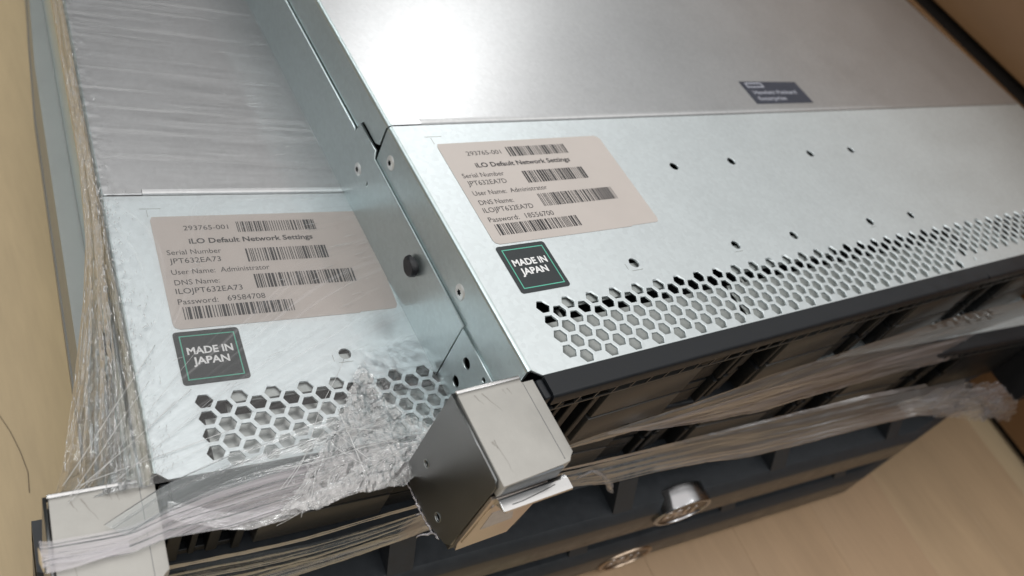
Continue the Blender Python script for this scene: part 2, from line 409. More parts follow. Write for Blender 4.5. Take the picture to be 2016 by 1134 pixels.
def make_server(name, loc, rz, label, group, ser, pwd, seed):
    t = empty(name, loc, rz, label, 'server', group); H = HT
    # hood plate with the punched honeycomb and screw holes
    hx = [[(x+2.62*math.cos(math.radians(60*k)), y+2.62*math.sin(math.radians(60*k))) for k in range(6)] for x, y in hexcells()]
    holes = [circ(x, y, 2.1) for x, y in ((63.3, 32.9), (116.6, 33.2), (152, 33.1), (206.5, 33.6), (239.4, 33.4), (116, 75.7), (150.9, 75.9), (206.6, 76.6), (239.2, 76.8))]
    holes.append(circ(257, 3.6, .9, 12))
    outer = [(1.4, 2.4), (4.0, 0), (W-4, 0), (W-1.4, 2.4), (W-1.4, YS), (15, YS), (14, YS-.0), (1.4, YS)]
    hood = curve_mesh([outer]+hx+holes, .9, lambda u, v, w: (u, v, w-.45), H, 'hood', galv, t)
    for sgn, nm in ((0, 'hood_flange'), (1, 'hood_flange')):
        a = [(1.4-1.4*math.sin(math.radians(k)), -1.4+1.4*math.cos(math.radians(k))) for k in range(0, 91, 15)]+[(0, -20)]
        a = a+[(p[0]+.9, p[1]-.5) for p in reversed(a)]
        if sgn: a = [(W-p[0], p[1]) for p in a]
        MB(H).prism(a, 1, 2.4, YS-.05).obj(nm, galv_side if True else galv, hood, False, 40)
    # small stamped register marks beside the holes
    marks = []
    for x, y, dx in ((60.3, 29.6, 5), (113.3, 29.9, 4.5), (203, 30.4, 4.5)):
        marks.append((x, x+dx, y, y+.22))
    for a in marks+[(58.9, 59.1, 30.4, 33), (11.4, 18, 98.4, 98.62), (13.4, 13.6, 94.9, 98)]: MB(H).box(*a, 0, .05).obj('stamped_mark', galv_in, hood)
    # cover
    cv = MB(H); yc = YS+.8
    prof = [(yc+14, -.9), (yc+.9, -.9), (yc+.9, -1.6), (yc, -1.6), (yc+.1, -.6), (yc+.5, -.05), (yc+1.4, .15), (DEP, .15), (DEP, -.9)]
    cv.box(1.4, W-1.4, yc+2.2, DEP, -.9, .15)
    cv.prism([(yc+2.2, -.9), (yc+.9, -.9), (yc+.9, -1.6), (yc, -1.6), (yc+.1, -.6), (yc+.5, -.15), (yc+1.2, .06), (yc+2.2, .15)], 0, 13.5, W-13.5)
    for xa, xb in ((1.4, 13.3), (W-13.3, W-1.4)): cv.prism([(yc, -.9), (yc, -.15), (yc+.35, .15), (yc+2.2, .15), (yc+2.2, -.9)], 0, xa, xb)
    cover = cv.obj('cover', galv_cover, t)
    for sgn in (0, 1):
        a = [(1.4-1.4*math.sin(math.radians(k)), -1.25+1.4*math.cos(math.radians(k))) for k in range(0, 91, 15)]
        f = MB(H); aa = a+[(p[0]+.9, p[1]-.5) for p in reversed(a)]
        if sgn: aa = [(W-p[0], p[1]) for p in aa]
        f.prism(aa, 1, YS+.4, DEP)
        xx = (0, .9) if not sgn else (W-.9, W)
        f.prism([(YS+.9, -1.2), (YS+1.2, -9.6), (YS+4, -11.2), (YS+15, -11.0), (YS+17.5, -15.9), (DEP, -15.9), (DEP, -1.2)], 0, xx[0], xx[1])
        f.obj('cover_flange', galv_side, cover, False, 40)
    # chassis: side plates proud of the flanges, floor plate, back
    side = [[(31, -16.0), (104.6, -15.3), (105.5, -11.9), (107.5, -12.2), (119.2, -12.0), (121, -17.2), (122.6, -16.4), (DEP, -16.4), (DEP, -H), (31, -H)],
            circ(62.3, -24, 1.2, 10)]
    sl = rrect(102.9, -27.6, 103.9, -25.2, .45, 3); side.append(sl)
    front = [[(1, -17.2), (30.6, -16.9), (30.6, -H), (1, -H)], circ(22.2, -24.3, 2.0), circ(22.3, -34.6, 2.0), circ(13.1, -20.4, 1.0, 14)]
    for sgn in (0, 1):
        fn1 = (lambda u, v, w: (-.55+w, u, v)) if not sgn else (lambda u, v, w: (W+.55+w, u, v))
        fn2 = (lambda u, v, w: (-.35+w, u, v)) if not sgn else (lambda u, v, w: (W+.35+w, u, v))
        sd = curve_mesh(side, 1.0, fn1, H, 'side_plate', galv_side, t)
        curve_mesh(front, .9, fn2, H, 'front_side_plate', galv_side, t)
        x = -.02 if not sgn else W+.02; d = -1 if not sgn else 1
        for (y, z, r, xx) in ((96.1, -9.0, 2.7, -.02), (39.6, -10, 2.75, -.02), (111.5, -26.8, 2.5, -1.06)):
            xx = xx if not sgn else W-xx
            sc = MB(H); n = 24
            sc.cyl((xx, y, z), 0, r, .3*d, n, r*.86).cyl((xx+.3*d, y, z), 0, r*.86, .12*d, n, r*.78)
            so = sc.obj('screw', screw_m, sd, False, 30)
            rc = MB(H); star = [(y+(1.15 if k % 2 else .75)*math.cos(math.pi*k/6), z+(1.15 if k % 2 else .75)*math.sin(math.pi*k/6)) for k in range(12)]
            rc.prism(star, 0, xx+.40*d, xx+.47*d); o2 = rc.obj('screw_socket', dark, sd)
        if not sgn:
            kb = MB(H); kb.cyl((-1.05, 62.3, -24), 0, 2.5, -1.2, 24, 2.5).cyl((-1.9, 62.3, -24), 0, 3.5, -1.9, 30, 3.3, .4).cyl((-2.2, 63.4, -24), 0, 3.3, -1.2, 30, 3.1, .3)
            kb.obj('knob', knob_m, t, False, 40)
    ch = MB(H); ch.box(.9, W-.9, 3, DEP, -H, -H+1); ch.box(.5, W-.5, DEP, DEP+1, -H, -.5); ch.obj('chassis_floor', galv_side, t)
    MB(H).box(1.2, W-1.2, 1, 135, -H+1.2, -9).box(1.2, W-1.2, 135, 136, -H+1.2, -1.2).obj('drive_bay', dark, t)
    # drive cage sheets under the honeycomb
    cg = MB(H)
    for x0, x1 in ((17, 98.5), (101, 258), (300, W-12)): cg.box(x0, x1, .8, 18.4 if x0 < 290 else 12, -3.9, -3.1, .25, 1)
    for x0, x1 in ((26, 74), (107, 171), (262, 300)): cg.box(x0-1.5, x1-1.5, 21.6 if x0 < 250 else 8, 34, -2.2, -1.5, .2, 1)
    for x in (24, 72, 110, 168, 215): cg.box(x, x+1.2, 18.3, 22.3, -3.8, -3.2)
    cg.obj('drive_cage', galv_in, t)
    # black front strip, its slit row, and the drive carriers
    fs = MB(H)
    prof = [(0.0, -.12), (-6.0, -.35), (-6.9, -.75), (-7.3, -1.5), (-7.4, -4.1), (-6.6, -4.7), (-1.0, -4.7), (0, -1.0)]
    fs.prism([(a-.12, b) for a, b in prof], 0, 4.2, W-4.2)
    fs.box(1.5, 4.0, -7.0, -.3, -14, -.9, .8, 3)
    strip = fs.obj('front_strip', black_gloss, t, False, 40)
    MB(H).box(W*.56, W*.56+.35, -7.46, -.3, -3.9, -.30).obj('strip_seam', dark, strip)
    gr = MB(H)
    gr.box(5, W-5, -7.3, -6.9, -5.15, -4.75).box(5, W-5, -7.3, -6.9, -9.0, -8.4)
    x = 8.0
    while x < W-8:
        gr.add([(x, -7.25, -8.5), (x+.7, -7.25, -8.5), (x+1.6, -7.25, -5.1), (x+.9, -7.25, -5.1), (x, -6.9, -8.5), (x+.7, -6.9, -8.5), (x+1.6, -6.9, -5.1), (x+.9, -6.9, -5.1)],
               [(0, 1, 2, 3), (1, 5, 6, 2), (0, 3, 7, 4), (4, 7, 6, 5)]); x += 7.4
    gr.obj('slit_grille', carrier_m, strip)
    MB(H).box(4, W-4, -2.0, 1.0, -H+1.5, -9).box(4, W-4, -4.5, 0, -9, -4.75).obj('bay_backing', dark, t)
    pp = MB(H); pp.box(5, 9, -6.6, -2, -41, -9.3, .5).box(12, 14, -5.8, -2, -40, -9.6, .4).box(17, 20.5, -6.2, -2, -40, -9.6, .4)
    pp.box(24.6, 27.2, -7.0, -2, -40.5, -9.3, .4); pp.box(5, 28, -5, -2, -41, -38, .4); pp.obj('control_panel', carrier_d, t)
    for c in range(4):
        X = 31+89.4*c
        for zt in (-9.7, -25.2):
            o = MB(H).box(X, X+42.5, -7.1, -2, zt-14.2, zt, .5).obj('drive_carrier', carrier_m, t, False, 40)
            lt = MB(H); z1 = zt-14.0
            lt.box(X+43.3, X+58, -5.0, -2, z1, zt-.2, .5).box(X+44, X+57, -5.3, -4.8, zt-5.4, zt-4.6, .2)
            lt.box(X+60, X+62.2, -6.9, -2, z1, zt-.2, .4).box(X+66, X+69, -6.2, -2, z1, zt-.2, .4).box(X+72, X+76, -4.6, -2, z1, zt-.4, .4)
            lt.box(X+83.4, X+85.6, -7.1, -2, z1, zt-.1, .4)
            lt.obj('latch', carrier_d, o, False, 40)
    MB(H).box(31+89.4*4, W-6, -6.6, -2, -40, -9.7, .8).obj('front_panel', carrier_d, t, False, 40)
    # rack ears
    for sgn in (0, 1):
        fx = (lambda x: x) if not sgn else (lambda x: W-x)
        def E(): return MB(H)
        def flip(mb):
            if sgn: mb.v = [(W-p[0], p[1], p[2]) for p in mb.v]
            return mb
        # top block: a cast cover with a chamfered, chipped right front corner and a groove
        b = E(); n0 = [(-24.2, 1.0), (-3.5, 1.0), (-3.3, -.2), (.6, -.2), (.4, -24.0), (-.8, -25.0), (-1.9, -26.3), (-4.0, -26.6), (-24.4, -27.4)]
        zt = [-.45]*len(n0)
        b.prism(n0, 2, -6.0, -.55)
        bm = bmesh.new(); vs = [bm.verts.new((p[0], p[1], p[2])) for p in b.v]
        for f in b.f: bm.faces.new([vs[i] for i in f])
        bmesh.ops.recalc_face_normals(bm, faces=bm.faces[:])
        bmesh.ops.bevel(bm, geom=[e for e in bm.edges if all(v.co.z > -1 for v in e.verts)], offset=.35, segments=2, profile=.5, affect='EDGES')
        b = E(); b.bm(bm)
        top = flip(b).obj('ear', ear_paint, t, False, 35)
        top['label'] = 'silver grey ear cap at the %s end of the front' % ('left' if not sgn else 'right')
        gb = E(); gb.strip([(-3.6, .62), (-3.2, -.52), (-2.6, -.60)], 1, -25.5, -.8)
        g2 = E(); g2.box(-3.35, -3.15, -25.4, -.6, -.56, -.50); flip(g2).obj('groove', ear_steel, top)
        g3 = E(); g3.box(-24.6, -3.4, .6, 1.9, -2.2, .15, .4, 3); flip(g3).obj('ear_back_rim', chrome, top, False, 40)
        rs = random.Random(4)
        for (xa, ya, xb, yb, wd) in ((-17, -.6, -13.8, -7.2, .22), (-19.5, -.6, -18.2, -4, .18), (-20.6, -14.5, -19.8, -24.5, .12), (-21.4, -14.8, -20.6, -17.2, .35), (-9, -.9, -8.2, -3.2, .15), (-10.4, -.9, -10, -2.6, .12)):
            P = []
            for j in range(9):
                t_ = j/8; P.append((xa+(xb-xa)*t_+rs.uniform(-.18, .18), ya+(yb-ya)*t_))
            q_ = E(); v_ = []
            for j, p in enumerate(P):
                ww = wd*(1-j/8)+.03; v_ += [(p[0]-ww, p[1], -.53), (p[0]+ww, p[1], -.53)]
            q_.add(v_, [(2*j, 2*j+1, 2*j+3, 2*j+2) for j in range(8)]); flip(q_).obj('scratch', scuff_m, top)
        # steel outer face, outline in (y,z)
        op = [(1.7, -1.0), (2.3, -38.6), (1.9, -43.6), (-.6, -45.0), (-16.1, -44.6), (-24.1, -40.6), (-25.9, -38.0), (-26.2, -3.2), (-24.8, -1.2)]
        fnl = (lambda u, v, w: (-25.0+w, u, v)) if not sgn else (lambda u, v, w: (W+25.0+w, u, v))
        curve_mesh([op, circ(-3.7, -29.8, .95, 16), circ(-17.3, -37.4, 1.15, 16)], .9, fnl, H, 'ear_side_plate', ear_steel, top)
        ring = E()
        for yy, zz, r in ((-3.7, -29.8, 1.0), (-17.3, -37.4, 1.2)):
            n = 20; P = [(-25.55, yy+(r+.28)*math.cos(2*math.pi*k/n), zz+(r+.28)*math.sin(2*math.pi*k/n)) for k in range(n+1)]
            ring.tube(P, .14, 5)
        flip(ring).obj('hole_rim', galv_in, top)
        ef = E(); ef.box(-23.6, -4.3, -27.35, -26.2, -6.6, -1.1, .25); flip(ef).obj('ear_front_edge', edge_m, top, False, 40)
        ib = E(); ib.box(-24.3, -.6, -25.5, .9, -42.5, -6.1); flip(ib).obj('ear_body', black, top)
        # front plate and the curled latch lip
        fp = E(); fp.prism([(-25.3, -7.0), (-25.6, -33.5), (-24.2, -38.8), (-6.2, -39.2), (-5.2, -26), (-4.4, -9), (-7, -7.5)], 1, -27.5, -26.6)
        plate = flip(fp).obj('latch_plate', lever_steel, top, False, 40)
        rim = E(); rim.tube([(-23.0, -27.6, -11), (-23.6, -27.6, -14), (-24.4, -27.6, -33)], .28, 6); flip(rim).obj('pressed_rim', lever_steel, plate, True)
        wn = E(); wn.prism([(-20.9, -17.4), (-13.4, -17.6), (-9.6, -27.6), (-20.3, -27.9)], 1, -27.62, -27.5); flip(wn).obj('window', window_m, plate)
        lp = E(); pr = [(-26.9, -14.5), (-27.2, -12.0), (-28.0, -9.6), (-29.6, -8.3), (-31.0, -8.0), (-31.7, -7.6), (-31.5, -7.0), (-30, -7.0), (-28.2, -7.2), (-26.9, -7.8)]
        lp.prism(pr, 0, -23.6, -.6)
        bm = bmesh.new(); vs = [bm.verts.new(p) for p in lp.v]
        for f in lp.f: bm.faces.new([vs[i] for i in f])
        bmesh.ops.recalc_face_normals(bm, faces=bm.faces[:])
        bmesh.ops.bevel(bm, geom=[e for e in bm.edges if abs(e.verts[0].co.x-e.verts[1].co.x) < .01 and min(v.co.y for v in e.verts) < -30.5], offset=.25, segments=2, affect='EDGES')
        lp = E(); lp.bm(bm); flip(lp).obj('latch_lip', chrome, top, False, 50)
        gs = E(); gs.tube([(-20.5, -30.3, -6.98), (-17, -30.3, -6.98), (-10, -29.6, -7.0), (-5.5, -29.0, -7.08)], .12, 5); flip(gs).obj('lip_groove', ear_steel, top)
    settings_label(hood, ser, pwd, seed); origin_label(hood)
    return t
GRP = 'silver rack servers'
sa = make_server('rack_server', (0, 0, FLOOR-HT), 0, 'silver rack server on top of the stack, unwrapped, with password label ending 6700', GRP, 'JPT632EA7D', '18556700', 11)
sb = make_server('rack_server', (BX, BY, FLOOR-2*HT), TH, 'silver rack server under the top one, its label and honeycomb covered by stretch film', GRP, 'JPT632EA73', '69584708', 23)
# brand label on the top cover
cover = [c for c in sa.children if c.name.startswith('cover')][0]
bl = curve_mesh([[(199.6, 110.8), (243.6, 110.8), (243.4, 126.5), (200, 127)]], .14, lambda u, v, w: (u, v, w+.23), HT, 'brand_label', brandlabel_m, cover)
curve_mesh([[(203, 122.4), (215.5, 122.4), (215.5, 126.0), (203, 126.0)], [(204, 123.3), (214.5, 123.3), (214.5, 125.1), (204, 125.1)]], .02, lambda u, v, w: (u, v, w+.325), HT, 'logo_frame', brandink, bl)
text_mesh('Hewlett Packard', 204, 237, 117.6, 2.6, .33, HT, brandink, bl, .02); text_mesh('Enterprise', 204, 225, 113.2, 2.6, .33, HT, brandink, bl, .02)

# ------------------------------------------------------------------ the two charcoal servers with bezels
def make_dark(name, loc, rz, label, zbadge, chrome_side, rail):
    t = empty(name, loc, rz, label, 'server', 'charcoal rack servers'); H = 43.0; w = 434
    MB(H).box(0, w, 12, 620, -H+.4, -.6, .8).obj('chassis', galv_side, t)
    def plan(k, back=16):     # k: how far the front stands back
        return [(-27, back), (-27, -6+k*.4), (-22, -12+k*.6), (48, -26.5+k), (w-48, -26.5+k), (w+22, -12+k*.6), (w+27, -6+k*.4), (w+27, back)]
    def loft(levels, back=16):
        b = MB(H); n = 8
        for z, k in levels:
            b.v += [(p[0], p[1], z) for p in plan(k, back)]
        for j in range(len(levels)-1): b.f += [[j*n+i, j*n+(i+1) % n, (j+1)*n+(i+1) % n, (j+1)*n+i] for i in range(n)]
        b.f += [list(range(n)), list(range(len(b.v)-1, len(b.v)-n-1, -1))]
        return b
    bz = loft([(-.3, 16), (-2.2, 13.5), (-2.8, 13.8)]).obj('bezel_top', bezel_m, t, False, 30)
    lo = loft([(-15.6, 4.8), (-16.0, 4.2), (-18.8, 1.2), (-19.6, .9), (-20.2, 1.6)]).obj('bezel', bezel_m, t, False, 30)
    lb = loft([(-20.2, 1.5), (-21, 1.0), (-36.5, .9), (-38.5, 2.2)]).obj('lower_band', bezel_warm, lo, False, 30)
    loft([(-38.5, 5), (-42.6, 5.5)]).obj('foot_gap', dark, lo)
    loft([(-2.6, 24), (-15.7, 24)], 17).obj('bezel_recess', dark, lo)
    for x in (18, 82, 182, 276, 364, 418):
        MB(H).prism([(-14.5, -2.4), (-12.6, -2.4), (4, -2.4), (4, -16), (-22.3, -16)] if 40 < x < 400 else [(-2, -2.4), (4, -2.4), (4, -13), (-7, -13)], 0, x-5, x+5).obj('pillar', bezel_m, lo)
    for i in range(5):        # fine mesh in the openings
        a, b_ = (27, 91, 191, 285, 373)[i], (73, 173, 267, 355, 410)[i]
        MB(H).box(a, b_, -1, -.3, -8.0, -7.6).obj('slat', bezel_m, lo)
    # round badge in the middle
    x0 = 217; zc = zbadge; bd = MB(H)
    a = 15.5; bb = 10.5 if not chrome_side else 10.8; n = 40; y1 = -27.6 if chrome_side else -26.4; y0 = -18.5 if chrome_side else -24
    V = []
    for yy, s in ((y0, 1), (y1+.5, 1), (y1, .965), (y1, .86), (y1+.6, .84)):
        V += [(x0+a*s*math.cos(2*math.pi*i/n), yy, zc+bb*s*math.sin(2*math.pi*i/n)) for i in range(n)]
    F = [[k*n+i, k*n+(i+1) % n, (k+1)*n+(i+1) % n, (k+1)*n+i] for k in range(4) for i in range(n)]
    bd.add(V, F); ob = bd.obj('badge', badge_side_m if chrome_side else badge_m, t, False, 40)
    disc = MB(H).cyl((x0, y1+.6, zc), 1, a*.85, -.02, 40); disc.v = [(p[0], p[1], zc+(p[2]-zc)*bb/a) for p in disc.v]; disc.obj('badge_face', badge_face_m, ob)
    fnb = lambda u, v, z: (u, y1+.35, v)
    for ch, u0, u1, rot in (('D', -10, -5.4, 0), ('E', -4.6, -.6, 25), ('L', 1.0, 4.6, 0), ('L', 5.6, 9.4, 0)):
        o = text_mesh(ch, x0+u0, x0+u1, zc-3.2, 6.4, 0, H, lever_steel, ob, .05, 'letter', (lambda u, v, z, r=rot, cu=x0+(u0+u1)/2: (cu+(u-cu)*math.cos(math.radians(r))-(v-zc)*math.sin(math.radians(r)), y1+.3, zc+(u-cu)*math.sin(math.radians(r))+(v-zc)*math.cos(math.radians(r)))))
        sm = o.modifiers.new('solid', 'SOLIDIFY'); sm.thickness = .0006
    if rail:
        r = MB(H)
        def rx(y): return -float(np.interp(y, [90, 225, 281, 331, 394, 600], [8.6, 8.2, 6, 3.4, 1.6, 1.2]))
        def bar(mb, a, z0, z1, ya=22, yb=600):
            ys = [ya, 225, 281, 331, 394, yb]; n = len(ys)
            mb.add([(a0, y, z) for y in ys for a0, z in ((rx(y)-a, z0), (rx(y)-a, z1), (-.02, z1), (-.02, z0))],
                   [(0, 1, 2, 3), (4*n-1, 4*n-2, 4*n-3, 4*n-4)]+[(4*j+i, 4*j+4+i, 4*j+4+(i+1) % 4, 4*j+(i+1) % 4) for j in range(n-1) for i in range(4)])
        bar(r, 0, -30, -1.2)
        ro = r.obj('slide_rail', rail_m, t)
        lpb = MB(H); bar(lpb, .5, -35, -30.1); lpb.obj('rail_shade_lip', ear_steel, ro)  # added dark strip: shade below the rail put into its colour
        s_ = MB(H); s_.cyl((-.3, 300, 1.2), 0, 1.1, -4.4, 14).cyl((-4.6, 300, 1.2), 0, 2.3, -1.3, 18, 2.0)
        s_.obj('rail_stud', chrome, ro, False, 40)
    return t
make_dark('rack_server', (BX, BY, 43), TH, 'charcoal rack server with bezel and chrome round badge, directly under the silver servers', -22.5, True, True)
make_dark('rack_server', (BX, BY, 0), TH, 'charcoal rack server at the bottom of the stack, on the floor', -32, False, False)

# ------------------------------------------------------------------ stretch film
fw = empty('stretch_film', (BX, BY, FLOOR-2*HT), TH, 'clear crumpled stretch film wrapped round the lower silver server and across the fronts', 'plastic film')
HB = 2*HT
# taut skin over the top plate
nx, ny = 330, 1040
x = np.linspace(-.6, 132, nx)[:, None]*np.ones((1, ny)); y = np.linspace(-1.0, 420, ny)[None, :]*np.ones((nx, 1))
s = sstep(35, 120, y); fan = (1-s)*((y+8)/(x+38)*95)+s*(y*.92+.06*x)
h = .17*ridge(fan*.09+.6*vn(x*.02, y*.02, 3), x*.012, 1)+.05*ridge(fan*.26, x*.03+fan*.01, 4)+.03*vn(fan*1.1, x*.06, 6)
h = h*(.1+.9*sstep(.15, .45, vn(x*.022, fan*.04, 9)+.25))
h += np.exp(-(x/6.0)**2)*.28*fbm(x*.45, y*.3, 2)
h += np.exp(-(((x-78)/15)**2+((y-22)/14)**2))*.35*fbm(x*.5, y*.5, 5)
sheet('film_skin', x, y, -HT+.75+h, x, fan, film_top, fw, HB)

def pl(pts, n):
    """resample a polyline evenly"""
    P = np.array(pts, float); d = np.r_[0, np.cumsum(np.linalg.norm(np.diff(P, axis=0), axis=1))]
    t = np.linspace(0, d[-1], n); return np.stack([np.interp(t, d, P[:, k]) for k in range(P.shape[1])], 1), d[-1]
def smooth(A, k):
    for _ in range(k):
        B = A.copy(); B[1:-1] = (A[:-2]+2*A[1:-1]+A[2:])/4; A = B
    return A
def ribbon(name, up, lo, mat, amp, n=260, m_=40, k=0, off=(0, 1, .35), freq=7, crump=0.0, rough_edge=.5):
    a, L = pl(up, n); b, _ = pl(lo, n); a = smooth(a, 12); b = smooth(b, 12)
    v = np.linspace(0, 1, m_)[None, :]*np.ones((n, 1)); u = np.linspace(0, L, n)[:, None]*np.ones((1, m_))
    if mat in (film_front, film_front_grey):     # the loose lower edge is pulled forward, so the band leans back
        dl = .17*np.linalg.norm(a-b, axis=1)*sstep(1, .86, np.linspace(0, 1, n)); b = b+np.stack([-dl*(.5+.01*b[:, 0]), -dl, 2.4*dl], 1)
    a = a+np.array([0, 0, 1])*rough_edge*fbm(u[:, :1]*.12, u[:, :1]*0, k+3, 4); b = b+np.array([0, 0, 1])*rough_edge*2*fbm(u[:, :1]*.10, u[:, :1]*0+5, k+4, 5)
    P = a[:, None, :]*(1-v[..., None])+b[:, None, :]*v[..., None]
    wdt = np.linalg.norm(a-b, axis=1)[:, None]
    d = amp*(ridge(v*freq*.5+.5*vn(u*.015, v*0, k), u*.006, k)+.5*vn(v*freq*2, u*.02, k+1))*np.clip(wdt/8, .2, 1.6)+crump*fbm(u*.25, v*wdt*.25, k+2)
    for i in range(3): P[..., i] += d*off[i]
    return sheet(name, P[..., 0], P[..., 1], P[..., 2], u, v*wdt, mat, fw, HB)
def patch(name, poly, z0, fn, mat, step=.32, jag=.6, k=0, plane='xy', y0=0):
    """a sheet cut to an uneven outline"""
    P = np.array(poly); x0, x1 = P[:, 0].min()-2, P[:, 0].max()+2; y_0, y_1 = P[:, 1].min()-2, P[:, 1].max()+2
    n, m_ = int((x1-x0)/step), int((y_1-y_0)/step)
    X = np.linspace(x0, x1, n)[:, None]*np.ones((1, m_)); Y = np.linspace(y_0, y_1, m_)[None, :]*np.ones((n, 1))
    keep = inpoly(X+jag*fbm(X*.3, Y*.3, k), Y+jag*fbm(X*.3+9, Y*.3, k+1), poly)
    D = fn(X, Y)
    if plane == 'xy': return sheet(name, X, Y, z0+D, X, Y, mat, fw, HB, keep)
    return sheet(name, X, y0+D, Y, X, Y, mat, fw, HB, keep)

# side curtain from the left edge of the plate out to the ear
n, m_ = 620, 90
yy = np.linspace(-1, 400, n)[:, None]*np.ones((1, m_)); sv = np.linspace(0, 1, m_)[None, :]*np.ones((n, 1))
xo = np.interp(yy, [-1, 15, 44, 74, 99, 130, 400], [-23.5, -19.5, -13.5, -7.6, -4.0, -2.6, -2.2])
zo = np.interp(yy, [-1, 15, 44, 74, 99, 130, 400], [-45, -56, -60, -60, -58, -54, -52])
fold = ridge(sv*3.2+.5*vn(yy*.02, sv*0, 2), yy*.006, 3)+.5*ridge(sv*9, yy*.02, 5)+.35*fbm(yy*.12, sv*6, 7)+.4*fbm(yy*.35, sv*10, 9)
amp = np.clip(-xo/7, .45, 2.2)
X = .2+(xo-.2)*sv - .35*amp*fold*np.sin(np.pi*np.clip(sv, .05, 1)); Z = -42.5+(zo+42.5)*sv**1.15+amp*.55*fold
sheet('film_side', X, yy, Z, yy, sv*20, film_side, fw, HB)
# ropes of gathered film running down the side
rb = random.Random(5)
for k in range(12):
    s0 = rb.uniform(.02, .5) if k < 7 else rb.uniform(.4, 1); s1 = s0*rb.uniform(.3, 1); ya, yb = rb.choice(((-1, 120), (5, 170), (30, 260), (80, 390)))
    pts = []
    for j in range(40):
        y_ = ya+(yb-ya)*j/39; s_ = s0+(s1-s0)*j/39
        xo_ = np.interp(y_, [-1, 15, 44, 74, 99, 130, 400], [-23.5, -19.5, -13.5, -7.6, -4.0, -2.6, -2.2]); zo_ = np.interp(y_, [-1, 15, 44, 74, 99, 130, 400], [-45, -56, -60, -60, -58, -54, -52])
        pts.append((xo_*s_+.6*float(vn(y_*.05, k*3.1, 4)), y_, -42+(zo_+42)*s_**1.15+.9+.8*float(vn(y_*.06, k*5.3, 6))))
    up = [(p[0]-.0, p[1], p[2]+.5) for p in pts]; lo_ = [(p[0]-.7, p[1], p[2]-.4) for p in pts]
    ribbon('film_rope', up, lo_, film_strand, .25, 200, 9, k, (1, 0, .6), 3, .5, .1)
# band pulled from the lower ear across the front edge
bu = [(-27.2, -10.5), (-26.3, -11), (-13.6, -11.5), (-6.4, -11.4), (2.2, -8.9), (14.3, -6), (28.3, -4.4), (46.3, -3.2), (65.5, -2.8), (80, -2)]
bl_ = [(-27.0, -17.5), (-25.3, -17), (-16, -18), (-7.9, -18.6), (.9, -16.7), (15.9, -17.5), (31.1, -15.9), (45.6, -16.1), (60, -14), (72, -10)]
ribbon('film_band', [(a, b, -41.9+.012*max(a, 0)) for a, b in bu], [(a, b, -41.9) for a, b in bl_], film_white, .35, 300, 60, 2, (0, .3, 1), 9, .1, 0)
ribbon('film_band', [(a, b-.3, -41.6) for a, b in [(-13, -9.5), (2, -2), (20, 4), (45, 9), (70, 13)]], [(a, b, -41.7) for a, b in [(-8, -14), (2.2, -9.5), (14.3, -6.5), (28.3, -5), (72, -3)]], film_grey, .3, 200, 40, 4, (0, .3, 1), 8, .1, 0)
sc = [(1.8, -11.3), (7.6, -14.1), (14.6, -17.6), (22.3, -19.2), (30.6, -18.6), (39.6, -16.8), (52.1, -15.3), (65.1, -14.2), (72.4, -12)]
ribbon('film_scoop', [(a+1, b+5, -42.6) for a, b in sc], [(a, b, -42.6) for a, b in sc], film_crumple, .5, 240, 30, 6, (0, .3, 1), 5, .5, 0)
# gathered crumpled wedge over the honeycomb, up to the upper server's ear
cw = [(26, -18.3), (31.3, -15.2), (38.7, -8), (47.4, 1.5), (57, 13), (63, 24), (66, 27), (69, 22), (71, 12), (77, 4), (84, 1), (88, -2), (76, -11), (66, -16.6), (52, -15.8), (39, -18)]
patch('film_fold', [(60, 14), (63, 24), (70, 31), (85, 37), (97, 39), (97, 27), (96, 8), (86, -4), (74, 4)], -41.2, lambda X, Y: .5*fbm(X*.3, Y*.3, 4, 4)+.3*ridge(X*.25, Y*.5, 2), film_top, .35, 1.5, 3)
def crump(X, Y):
    a = X*.87+Y*.5; b = Y*.87-X*.5; c = X*.5+Y*.87; d = X*.87-Y*.5; wv = .8*vn(X*.2, Y*.2, 1)
    return .95*(.5*fbm(X*.12, Y*.12, 3, 2)+.45*ridge(b*.42+wv, a*.09, 3, 2)+.38*ridge(d*.5+wv*1.4, c*.11, 6, 2)+.18*ridge(X*.9+wv*2, Y*.5, 9, 2))
film_wedge = film_mat('stretch_film_wedge', .34, (.5, .25, 1), 3.6, .06, (.92, .91, .92), bump=.6, lo=.46, hi=.66, bd=.0005)
patch('film_wedge', cw, -40.9, crump, film_wedge, .28, 1.5, 2)
cw2 = [(30, -17), (42, -13), (58, -6), (75, -2), (92, 4), (93, -4), (80, -10), (66, -17), (50, -16.5), (39, -19)]
patch('film_wedge', cw2, -39.6, lambda X, Y: crump(X+31, Y+17), film_wedge, .28, 1.2, 5)
# fine white threads where the film is stretched into strings
def threads(name, n, fa, fb, r0, sag, seed):
    rt = random.Random(seed); mb = MB(HB)
    for i in range(n):
        a = Vector(fa(rt)); b = Vector(fb(rt)); L = (b-a).length; k = max(6, int(L/2.5)); ph = rt.uniform(0, 99)
        P = []
        for j in range(k+1):
            t = j/k; p = a.lerp(b, t)
            P.append((p.x+sag*float(vn(ph+t*L*.06, 1.5, 2)), p.y+sag*float(vn(ph+t*L*.06, 7.5, 3)), p.z+.4*sag*float(vn(ph+t*L*.08, 3.5, 4))))
        mb.tube(P, r0*rt.uniform(.5, 1.4), 4)
    o = mb.obj(name, film_thread_m, fw, True); o['kind'] = 'stuff'; return o
def in_wedge(rt):
    t = rt.random(); x_ = 30+58*t; lo_ = -17+.25*(x_-30); hi_ = min(27, -14+1.1*(x_-30)) if x_ < 68 else max(2, 27-1.6*(x_-66))
    return (x_, rt.uniform(lo_, hi_), -39.6)
